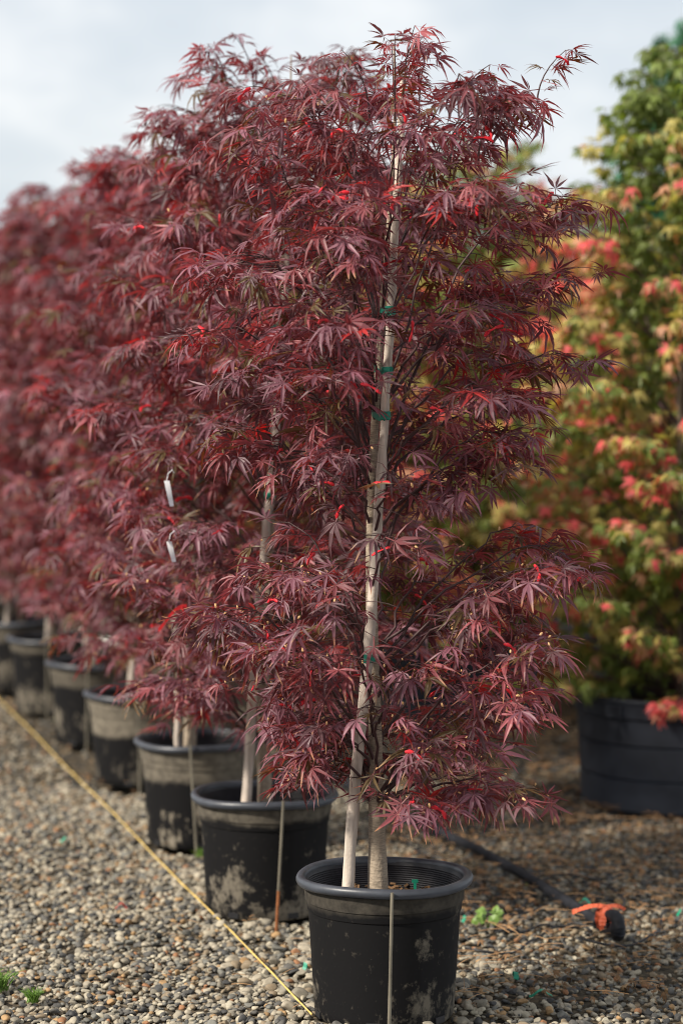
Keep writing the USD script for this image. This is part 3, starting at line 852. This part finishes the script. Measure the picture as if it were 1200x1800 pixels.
for i, pp in stake_px.items():
    d = POTS[i][1] - 0.05
    pts = [P(x, y, d) for x, y in pp]
    pts[0][2] = SOIL - 0.01
    b = tree_base[i]
    stake(STK_L[i - 1], pts[0], pts, 0.0155 if i != 2 else 0.011, 0.009, [1.25, 1.75] if i < 4 else [1.3], lambda z, b=b: (b[0] + 0.03, b[1] + 0.02, z), SG, seed=i)

# thin rods that stand before the pots
ROD = [((689, 1570), (683, 1808), 5.775, 'thin greenish metal rod in front of the nearest pot'), ((498, 1408), (485, 1645), 6.965, 'thin rod with a rusty foot in front of the second pot'),
       ((334, 1305), (346, 1500), 8.03, 'thin rod leaning in front of the third pot'), ((243, 1215), (246, 1390), 9.27, 'thin rod in front of the fourth pot'),
       ((154, 1165), (152, 1300), 10.29, 'thin rod in front of the fifth pot'), ((82, 1125), (83, 1250), 11.27, 'thin rod in front of the sixth pot')]
for (a, b_), (c, e), d, lab in ROD:
    top, ft = P(a, b_, d), P(c, e, d - 0.03)
    ft[2] = 0.0
    rod(lab, top, ft, 'rusty' in lab)

# white tags tied on the third tree
for (x, y0, y1, lab) in ((296, 845, 890, 'upper white plastic tag hanging at the left of the second maple'), (300, 952, 988, 'lower twisted white tag hanging at the left of the second maple')):
    a, b_ = P(x - 3, y0, 6.72), P(x + 6, y1, 6.72)
    k = np.linspace(0, 1, 9)[:, None]
    c = a * (1 - k) + b_ * k
    w = np.stack([0.0075 * np.cos(k[:, 0] * 0.8), 0.0075 * np.sin(k[:, 0] * 0.8), 0 * k[:, 0]], 1)
    v = np.vstack([c + w, c - w])
    j = np.arange(8)
    f = np.vstack([np.stack([j, j + 1, j + 10], 1), np.stack([j, j + 10, j + 9], 1)])
    t = thing('plant_tag', lab, 'tag', a)
    put(t, 'strip', trimesh.Trimesh(v - a, f, process=False), 'tag_white', smooth=True)
    put(t, 'tie_loop', tube(np.array([[0, 0, 0], [0.004, 0, 0.02], [0.015, 0.01, 0.03], [0.02, 0.012, 0.02]]), 0.0012, 5), 'tag_white')

# red ribbons caught in the low leaves
for lab, pts, d in (('bright red ribbon hanging in the low leaves left of the second pot', [(328, 1066), (312, 1070), (296, 1086), (278, 1108)], 6.75), ('short red ribbon end in the leaves above the fourth pot', [(216, 1116), (228, 1114), (244, 1121)], 7.9)):
    q = np.array([P(x, y, d) for x, y in pts])
    c = spline(q, 10) - q[0]
    w = np.array([0, 0.003, 0.006])
    k = np.arange(9)
    t = thing('red_ribbon', lab, 'ribbon', q[0])
    put(t, 'strip', trimesh.Trimesh(np.vstack([c + w, c - w * np.array([1, -1, 1])]), np.vstack([np.stack([k, k + 1, k + 11], 1), np.stack([k, k + 11, k + 10], 1)]), process=False), 'ribbon_red')
    put(t, 'tail', tube(np.array([c[1], c[1] + [0.006, 0, -0.02], c[1] + [0.004, 0, -0.045]]), [0.003, 0.0035, 0.002], 5), 'ribbon_red')

# ------------------------------------------------------------------ the second row: big green and red maples in wide pots
def make_big_pot(label, loc, rz=0.0):
    t = thing('wide_nursery_pot', label, 'plant pot', (loc[0], loc[1], 0), rz, group='wide dark pots of the second row')
    pr = [(0.0, 0.003), (0.362, 0.003), (0.368, 0.012)]
    for z0_, z1_ in ((0.012, 0.125), (0.129, 0.25), (0.254, 0.352)):
        pr += [(0.368 + 0.05 * z0_ + 0.002, z0_ + 0.004), (0.368 + 0.05 * z1_ + 0.002, z1_ - 0.004), (0.362 + 0.05 * z1_, z1_)]
    put(t, 'body', lathe(pr, 96), 'big_pot', smooth=35)
    collar = [(0.388, 0.352), (0.398, 0.356), (0.401, 0.40)]
    for a in np.linspace(-0.3 * PI, 1.0 * PI, 9):
        collar.append((0.4 + 0.009 * math.cos(a), 0.418 + 0.009 * math.sin(a)))
    collar += [(0.385, 0.40), (0.38, 0.36), (0.378, 0.33)]
    put(t, 'collar', lathe(collar, 96), 'big_pot', smooth=40)
    for k in range(4):
        a = k * PI / 2 + 0.5
        m = trimesh.creation.box([0.012, 0.075, 0.045])
        m.apply_transform(trimesh.transformations.compose_matrix(angles=(0, 0, a), translate=(0.403 * math.cos(a), 0.403 * math.sin(a), 0.38)))
        put(t, 'grip', m, 'big_pot')
    r = np.random.default_rng(5)
    rr, aa = np.meshgrid(np.linspace(0, 0.379, 16), np.arange(48) * 2 * PI / 48, indexing='ij')
    v = np.stack([rr * np.cos(aa), rr * np.sin(aa), 0.345 + 0.014 * r.random(rr.shape)], -1).reshape(-1, 3)
    i, j = np.meshgrid(np.arange(15), np.arange(48), indexing='ij')
    q = np.stack([i * 48 + j, (i + 1) * 48 + j, (i + 1) * 48 + (j + 1) % 48, i * 48 + (j + 1) % 48], -1).reshape(-1, 4)
    put(t, 'soil', trimesh.Trimesh(v, np.vstack([q[:, [0, 1, 2]], q[:, [0, 2, 3]]]), process=False), 'soil')
    return t


M = [(1.275, 9.05), (0.56, 11.35), (0.02, 13.5), (-0.5, 15.6)]
BL = ['wide dark blue grey pot at the right, nearest of the second row', 'wide dark pot behind the front tree, under green leaves', 'third wide pot of the second row, deep in the shade', 'farthest wide pot of the second row']
bp = make_big_pot(BL[0], M[0], 0.3)
for k in range(1, 4):
    copy_of(bp, BL[k], (*M[k], 0), rz=0.9 * k)


def broad_tree(label, loc, H, prof, seed, n_branch, leaf, palette, name='green_maple_tree', tiers=15, z0=0.06, base=0.345, per=4, trunk_r=0.03, cat='maple tree', step=0.05):
    t = thing(name, label, cat, (loc[0], loc[1], base), group='green and red maples of the second row' if name == 'green_maple_tree' else None)
    hh = H - base
    trunk = [(0, 0, -0.03, trunk_r), (0.01, 0.0, 0.1, trunk_r * 0.9), (0.0, 0.01, hh * 0.35, trunk_r * 0.66), (0.02, 0.0, hh * 0.7, trunk_r * 0.35), (0.02, 0.01, hh - 0.1, 0.003)]
    make_tree(t, loc, hh, trunk, [(z - base, a, b) for z, a, b in prof], n_branch, z0, leaf, GRN5, 'green_leaf', palette, seed, trunk_r, seeds=0, low_dry=0.0,
              tiers=list(np.linspace(z0, hh - 0.08, tiers)), leaves_per=per, twig_step=step, top_sprays=8)
    return t


profM = [(0.30, 0.66, 0.60), (0.40, 0.72, 0.66), (0.55, 0.74, 0.68), (0.75, 0.76, 0.70), (1.0, 0.75, 0.74), (1.3, 0.76, 0.78), (1.7, 0.70, 0.74), (2.0, 0.58, 0.64), (2.3, 0.46, 0.56), (2.55, 0.32, 0.42), (2.85, 0.14, 0.18)]
m1 = broad_tree('broad maple turning from green to coral red, at the right behind the wide pot', M[0], 2.92, profM, 31, 190, 0.046, green_palette)
m2 = broad_tree('yellow green and red maple seen through the gaps of the front tree', M[1], 2.75, profM, 32, 180, 0.046, green_palette)
copy_of(m1, 'third green and red maple of the second row, mostly hidden behind the front tree', (*M[2], 0.345), rz=2.0)
copy_of(m2, 'farthest green and red maple of the second row, hidden behind the red row', (*M[3], 0.345), rz=4.0)
# a third row stands behind on the right, in the ground's shade
for k, (x, y, s, rz, lab) in enumerate([(2.02, 11.4, m2, 1.4, 'green and red maple standing behind the wide pot at the right edge'), (1.30, 13.6, m1, 3.9, 'green and red maple farther back between the wide pots'),
                                      (0.75, 15.8, m2, 5.1, 'green and red maple at the back of the third row'),
                                      (1.66, 12.5, m2, 2.7, 'green and red maple in the shade between the wide pots of the third row'), (1.03, 14.7, m1, 0.8, 'shaded green and red maple deep in the third row, behind the front tree')]):
    copy_of(s, lab, (x, y, 0.30), rz=rz, sc=0.90)
    copy_of(bp, ['wide dark pot behind the right edge, in shade', 'wide dark pot far back between the maples', 'wide dark pot at the back of the third row', 'wide dark pot in the shade of the third row', 'wide dark pot deep in the third row behind the front tree'][k], (x, y, 0), rz=rz)

profT = [(0.6, 0.5, 0.5), (1.2, 0.62, 0.62), (2.0, 0.62, 0.6), (2.5, 0.52, 0.5), (2.8, 0.46, 0.4), (3.1, 0.34, 0.3), (3.4, 0.20, 0.18), (3.65, 0.06, 0.06)]
tg = broad_tree('tall deep green tree with rusty shoot tips, at the top right', (1.93, 13.3), 3.62, profT, 41, 110, 0.075, deep_green, name='tall_green_tree', tiers=19, z0=0.3, base=0.0, trunk_r=0.04, cat='tree')
copy_of(src[3], 'dark purple maple whose tip shows far behind, between the front tree and the green maple', (1.62, 16.0, 0.1), rz=0.6, sc=1.02, group='dark maples far behind')

# a far belt of trees closes the horizon
def far_belt():
    r = np.random.default_rng(77)
    v, f, c = [], [], []
    n = 9000
    cx = r.uniform(-26, 30, n)
    top = 2.3 + 0.8 * np.sin(cx * 0.35) + 0.6 * np.sin(cx * 0.9 + 1)
    pos = np.stack([cx, 70 + r.normal(0, 1.2, n), np.maximum(0.1, top * r.beta(2, 1.4, n))], 1)
    V = leaf_cloud(GRN5, pos, r.uniform(0, 2 * PI, n), r.uniform(0, 1.2, n), r.normal(0, 0.6, n), r.uniform(0.18, 0.42, n), r.integers(0, 4, n))
    F = GRN5[0][1]
    col = np.array([0.04, 0.065, 0.028]) * r.uniform(0.6, 1.4, (n, 1))
    put(None, 'far_trees', (V.reshape(-1, 3), (F[None] + (np.arange(n) * V.shape[1])[:, None, None]).reshape(-1, 3)), 'green_leaf', colors=np.repeat(col, V.shape[1], 0), kind='stuff')
    tag(stage.GetPrimAtPath('/World/far_trees'), 'low dark belt of trees far beyond the nursery rows', 'trees')


far_belt()

# ------------------------------------------------------------------ lines, pipes and litter on the gravel
t = thing('yellow_string', 'taut yellow string laid along the gravel left of the pots', 'string', S0)
k = np.linspace(0, 1, 160)[:, None]
line = S0 * (1 - k) + S1 * k
line[:, 2] = 0.024 + 0.003 * np.sin(k[:, 0] * 23)
rs = np.random.default_rng(3)
put(t, 'strand', tube(line - S0, 0.0023, 7), 'yellow_line', smooth=True)
put(t, 'strand', tube(line - S0 + np.stack([0.0016 * np.cos(k[:, 0] * 900), 0.0 * k[:, 0], 0.0016 * np.sin(k[:, 0] * 900)], 1), 0.0018, 5), 'yellow_line', smooth=True)

pipe_pts = [G(1082, 1642, 0.03), G(1000, 1588, 0.03), G(850, 1500, 0.032), G(700, 1428, 0.03), G(575, 1358, 0.03), G(380, 1247, 0.03), G(250, 1180, 0.03)]
pq = spline(pipe_pts, 60)
t = thing('black_pipe', 'black irrigation pipe on the gravel behind the pots, its end folded over', 'pipe', pq[0])
put(t, 'pipe_run', tube(pq - pq[0], 0.0168, 14), 'pipe_black', smooth=50)
e0 = pq[0] - pq[0]
u = (pq[0] - pq[4])
u /= np.linalg.norm(u)
sdv = np.array([-u[1], u[0], 0])
fold = np.array([e0 + u * 0.0, e0 + u * 0.03 + [0, 0, 0.012], e0 + u * 0.02 + [0, 0, 0.036], e0 - u * 0.05 + [0, 0, 0.040], e0 - u * 0.13 + [0, 0, 0.037]])
put(t, 'folded_end', tube(spline(fold, 16), np.r_[np.linspace(0.017, 0.019, 8), np.full(8, 0.0175)], 12), 'pipe_black', smooth=50)
bend = trimesh.creation.icosphere(3)
bend.apply_transform(trimesh.transformations.compose_matrix(scale=[0.030, 0.021, 0.027], angles=(0, 0, math.atan2(u[1], u[0])), translate=e0 + u * 0.012 + [0, 0, 0.016]))
put(t, 'bend', bend, 'pipe_black', smooth=True)


def ribbon(path, width, seed):
    """A crumpled flat band along path; width vectors lie across it."""
    r = np.random.default_rng(seed)
    q = spline(path, 26)
    d = np.gradient(q, axis=0)
    d /= np.linalg.norm(d, axis=1, keepdims=True)
    w = np.cross(d, r.normal(size=3) * 0.4 + u * 0.0 + np.array([0.2, -0.6, 0.9]))
    w /= np.linalg.norm(w, axis=1, keepdims=True) + 1e-9
    w *= (width * (0.75 + 0.35 * r.random(26)))[:, None]
    mid = q + np.cross(d, w) * 0.22 * np.sin(np.arange(26) * 1.7)[:, None]
    v = np.vstack([q + w, mid, q - w])
    k = np.arange(25)
    f = np.vstack([np.stack([k, k + 1, k + 27], 1), np.stack([k, k + 27, k + 26], 1), np.stack([k + 26, k + 27, k + 53], 1), np.stack([k + 26, k + 53, k + 52], 1)])
    return trimesh.Trimesh(v, f, process=False)


band = []
for sft, w, sd in ((-0.075, 0.009, 1), (-0.066, 0.008, 2), (-0.085, 0.007, 3)):
    c0 = e0 + u * sft + np.array([0, 0, 0.016])
    band.append(ribbon([c0 + sdv * math.cos(x) * 0.024 + np.array([0, 0, 1]) * math.sin(x) * 0.042 + u * 0.018 * math.cos(x + sd) for x in np.linspace(-0.4, PI + 0.4, 9)], w, sd))
c0 = e0 - u * 0.08 + np.array([0, 0, 0.058])
band.append(ribbon([c0, c0 - sdv * 0.03 - u * 0.012 + [0, 0, 0.004], c0 - sdv * 0.062 - u * 0.035 + [0, 0, -0.008], c0 - sdv * 0.085 - u * 0.05 + [0, 0, -0.02]], 0.010, 7))
band.append(ribbon([c0, c0 + sdv * 0.022 + u * 0.01 + [0, 0, 0.006], c0 + sdv * 0.05 + u * 0.015 + [0, 0, -0.006]], 0.006, 8))
band.append(ribbon([c0, c0 + u * 0.03 - sdv * 0.018 - [0, 0, 0.012], c0 + u * 0.05 - sdv * 0.03 - [0, 0, 0.04]], 0.009, 9))
put(t, 'orange_tie', trimesh.util.concatenate(band), 'orange_tape')


def ground_tube(name, label, cat, px, rad, mat, z=0.018, n=50, lift=None):
    pts = np.array([G(x, y, z) for x, y in px])
    q = spline(pts, n)
    q[:, 2] = z + 0.006 * np.sin(np.linspace(0, 17, n))
    t = thing(name, label, cat, q[0])
    put(t, 'tube_run', tube(q - q[0], rad, 8), mat, smooth=60)
    return t


TUBES = [([(660, 1440), (720, 1482), (780, 1530), (830, 1590), (880, 1612), (925, 1604), (950, 1590)], 'thin black drip tube running from behind the nearest pot past the weed'),
         ([(870, 1640), (940, 1632), (1000, 1626), (1040, 1634)], 'thin black drip tube lying left of the folded pipe end'),
         ([(818, 1668), (850, 1676), (900, 1672), (940, 1650), (985, 1632), (1020, 1628)], 'thin black drip tube that ends right of the nearest pot'),
         ([(905, 1600), (935, 1560), (985, 1540), (1040, 1548), (1088, 1570), (1092, 1600), (1062, 1616), (1030, 1622)], 'loop of thin black tube above the folded pipe end'),
         ([(1020, 1648), (1070, 1662), (1120, 1656), (1160, 1630), (1170, 1600)], 'thin black tube curling away right of the folded pipe end')]
for px, lab in TUBES:
    ground_tube('drip_tube', lab, 'tube', px, 0.0036, 'tube_black')

# white pipe with a riser, far behind the row
a, b_ = G(150, 1128, 0.03), G(330, 1140, 0.03)
t = thing('white_pipe', 'white plastic pipe with a short riser, lying behind the row at the left', 'pipe', a)
put(t, 'pipe_run', tube(np.linspace([0, 0, 0], b_ - a, 6), 0.024, 12), 'white_plastic', smooth=60)
put(t, 'riser', tube(np.array([[0, 0, -0.01], [-0.004, 0, 0.06], [-0.012, 0, 0.10]]), [0.024, 0.02, 0.012], 10), 'white_plastic', smooth=60)
put(t, 'elbow', tube(np.array([[-0.035, 0, 0.004], [0.03, 0, 0.0]]), 0.029, 12), 'white_plastic', smooth=60)

# weed and grass
def weed(label, p, s, n, seed):
    r = np.random.default_rng(seed)
    t = thing('weed_plant', label, 'weed', p)
    stems = []
    for k in range(n):
        a, h = r.uniform(0, 2 * PI), r.uniform(0.4, 1.0) * s
        tip = np.array([math.cos(a) * s * r.uniform(0.3, 0.9), math.sin(a) * s * r.uniform(0.3, 0.9), h])
        stems.append(tube(bez([0, 0, 0], [tip[0] * 0.3, tip[1] * 0.3, h * 0.8], tip, 5), 0.0013, 4))
        # a round toothed leaf, cupped
        ang = np.linspace(0, 2 * PI, 13)[:-1]
        rad = s * r.uniform(0.18, 0.32) * (1 + 0.16 * np.cos(ang * 5))
        v = np.vstack([[0, 0, 0], np.stack([np.cos(ang) * rad, np.sin(ang) * rad, 0.25 * rad * np.sin(ang * 2)], 1)])
        i = np.arange(12)
        m = trimesh.Trimesh(v, np.stack([np.zeros(12, int), 1 + i, 1 + (i + 1) % 12], 1), process=False)
        m.apply_transform(trimesh.transformations.compose_matrix(angles=(r.uniform(0.3, 1.0), r.normal(0, 0.4), r.uniform(-0.6, 0.6)), translate=tip))
        put(t, 'leaf', m, 'weed_leaf')
    put(t, 'stem', stems, 'weed_leaf')


weed('small bright green weed growing right of the nearest pot', G(858, 1632), 0.055, 12, 1)
weed('tiny green weed beside the black pipe', G(925, 1558), 0.035, 4, 2)
weed('green weed at the foot of the fifth pot', G(108, 1282), 0.05, 6, 3)


def tuft(label, p, s, n, seed):
    r = np.random.default_rng(seed)
    t = thing('grass_tuft', label, 'grass', p)
    g = []
    for k in range(n):
        a, l = r.uniform(0, 2 * PI), r.uniform(0.6, 1.1) * s
        o = np.array([r.normal(0, s * 0.16), r.normal(0, s * 0.16), 0])
        q = bez(o, o + [math.cos(a) * l * 0.25, math.sin(a) * l * 0.25, l * 0.7], o + [math.cos(a) * l * 0.7, math.sin(a) * l * 0.7, l * 0.75], 5)
        g.append(tube(q, [0.0016, 0.0015, 0.0012, 0.0008, 0.0002], 3))
    put(t, 'blades', g, 'grass', kind='stuff')


tuft('small bright grass tuft in the gravel at the lower left', G(57, 1762), 0.042, 90, 4)
tuft('grass tuft cut by the left edge, above the small bright one', G(-4, 1742), 0.07, 90, 5)
tuft('short grass at the foot of the third pot by its rod', G(352, 1506), 0.035, 40, 6)


def scrap(label, px, py, l, w, rz, mat, name='plastic_scrap', cat='scrap'):
    p = G(px, py, 0.022)
    t = thing(name, label, cat, p, rz)
    k = np.linspace(-0.5, 0.5, 7)
    c = np.stack([k * l, 0.12 * l * np.sin(k * 5), 0.008 * np.cos(k * 6)], 1)
    v = np.vstack([c + [0, w / 2, 0.003], c - [0, w / 2, 0], c + [0, w / 2, 0.0045], c - [0, w / 2, -0.0015]])
    j = np.arange(6)
    f = np.vstack([np.stack([j, j + 1, j + 8], 1), np.stack([j, j + 8, j + 7], 1), np.stack([14 + j, 22 + j, 15 + j], 1), np.stack([14 + j, 21 + j, 22 + j], 1)])
    put(t, 'strip', trimesh.Trimesh(v, f, process=False), mat)


for a in [('long strip of green plastic lying right of the nearest pot', 950, 1748, 0.06, 0.010, 0.05, 'scrap_green'), ('short upright curl of green plastic on the gravel', 906, 1716, 0.026, 0.013, 1.4, 'scrap_green'),
          ('green plastic piece above the folded pipe end', 1027, 1586, 0.034, 0.016, -0.3, 'scrap_green'), ('bit of green plastic beside the weed', 817, 1617, 0.02, 0.014, 0.6, 'scrap_green'),
          ('green plastic bit at the right edge', 1196, 1606, 0.025, 0.012, 0.2, 'scrap_green'), ('green plastic bit left of the nearest pot', 537, 1700, 0.016, 0.013, 0.8, 'scrap_green'),
          ('green plastic bit on the gravel lane at left', 115, 1478, 0.035, 0.02, 0.3, 'scrap_green'), ('red scrap on the lane gravel, left of the string', 213, 1594, 0.034, 0.010, -0.2, 'red_scrap')]:
    scrap(*a)
# the green label stuck in the soil of the nearest pot
pl = P(729, 1568, 6.02)
pl[2] = 0.285
t = thing('soil_marker', 'small green plastic marker stuck in the soil of the nearest pot', 'marker', pl)
mk = trimesh.creation.box([0.007, 0.003, 0.05]); mk.apply_translation([0, 0, 0.022])
put(t, 'stem', mk, 'scrap_green')
mk = trimesh.creation.box([0.016, 0.004, 0.008]); mk.apply_translation([0, 0, 0.05])
put(t, 'head', mk, 'scrap_green')

# dry needles and leaf litter in the shade on the right
rl = np.random.default_rng(91)
g = []
for k in range(900):
    y = math.sqrt(rl.uniform(6.0 ** 2, 12 ** 2))
    x = rl.uniform(0.02, 0.15) * y
    l, a = rl.uniform(0.03, 0.12), rl.normal(0.1, 0.7)
    p = np.array([x, y, 0.022 + rl.uniform(0, 0.012)])
    d = np.array([math.cos(a), math.sin(a), rl.normal(0, 0.08)]) * l
    g.append(tube(bez(p - d / 2, p + [0, 0, 0.006], p + d / 2, 4), 0.0010, 3))
for k in range(160):
    y = math.sqrt(rl.uniform(6.0 ** 2, 10 ** 2))
    x = rl.uniform(-0.15, 0.02) * y
    l, a = rl.uniform(0.02, 0.07), rl.uniform(0, PI)
    p = np.array([x, y, 0.02 + rl.uniform(0, 0.01)])
    d = np.array([math.cos(a), math.sin(a), rl.normal(0, 0.1)]) * l
    g.append(tube(bez(p - d / 2, p + [0, 0, 0.005], p + d / 2, 4), 0.0009, 3))
put(None, 'dry_needles', g, 'dry_needle', kind='stuff')
tag(stage.GetPrimAtPath('/World/dry_needles'), 'dry needles and thin straws strewn over the gravel', 'needles')
n = 3200
y = np.sqrt(rl.uniform(6.0 ** 2, 13 ** 2, n))
x = np.where(rl.random(n) < 0.9, rl.uniform(0.02, 0.155, n), rl.uniform(-0.15, 0, n)) * y
V = leaf_cloud(GRN5, np.stack([x, y, 0.024 + rl.uniform(0, 0.01, n)], 1), rl.uniform(0, 2 * PI, n), rl.normal(0, 0.25, n), rl.normal(0, 0.3, n), rl.uniform(0.012, 0.028, n), rl.integers(0, 4, n))
F = GRN5[0][1]
put(None, 'fallen_leaves', (V.reshape(-1, 3), (F[None] + (np.arange(n) * V.shape[1])[:, None, None]).reshape(-1, 3)), 'litter', kind='stuff')
tag(stage.GetPrimAtPath('/World/fallen_leaves'), 'small brown fallen leaves scattered among the stones', 'leaves')
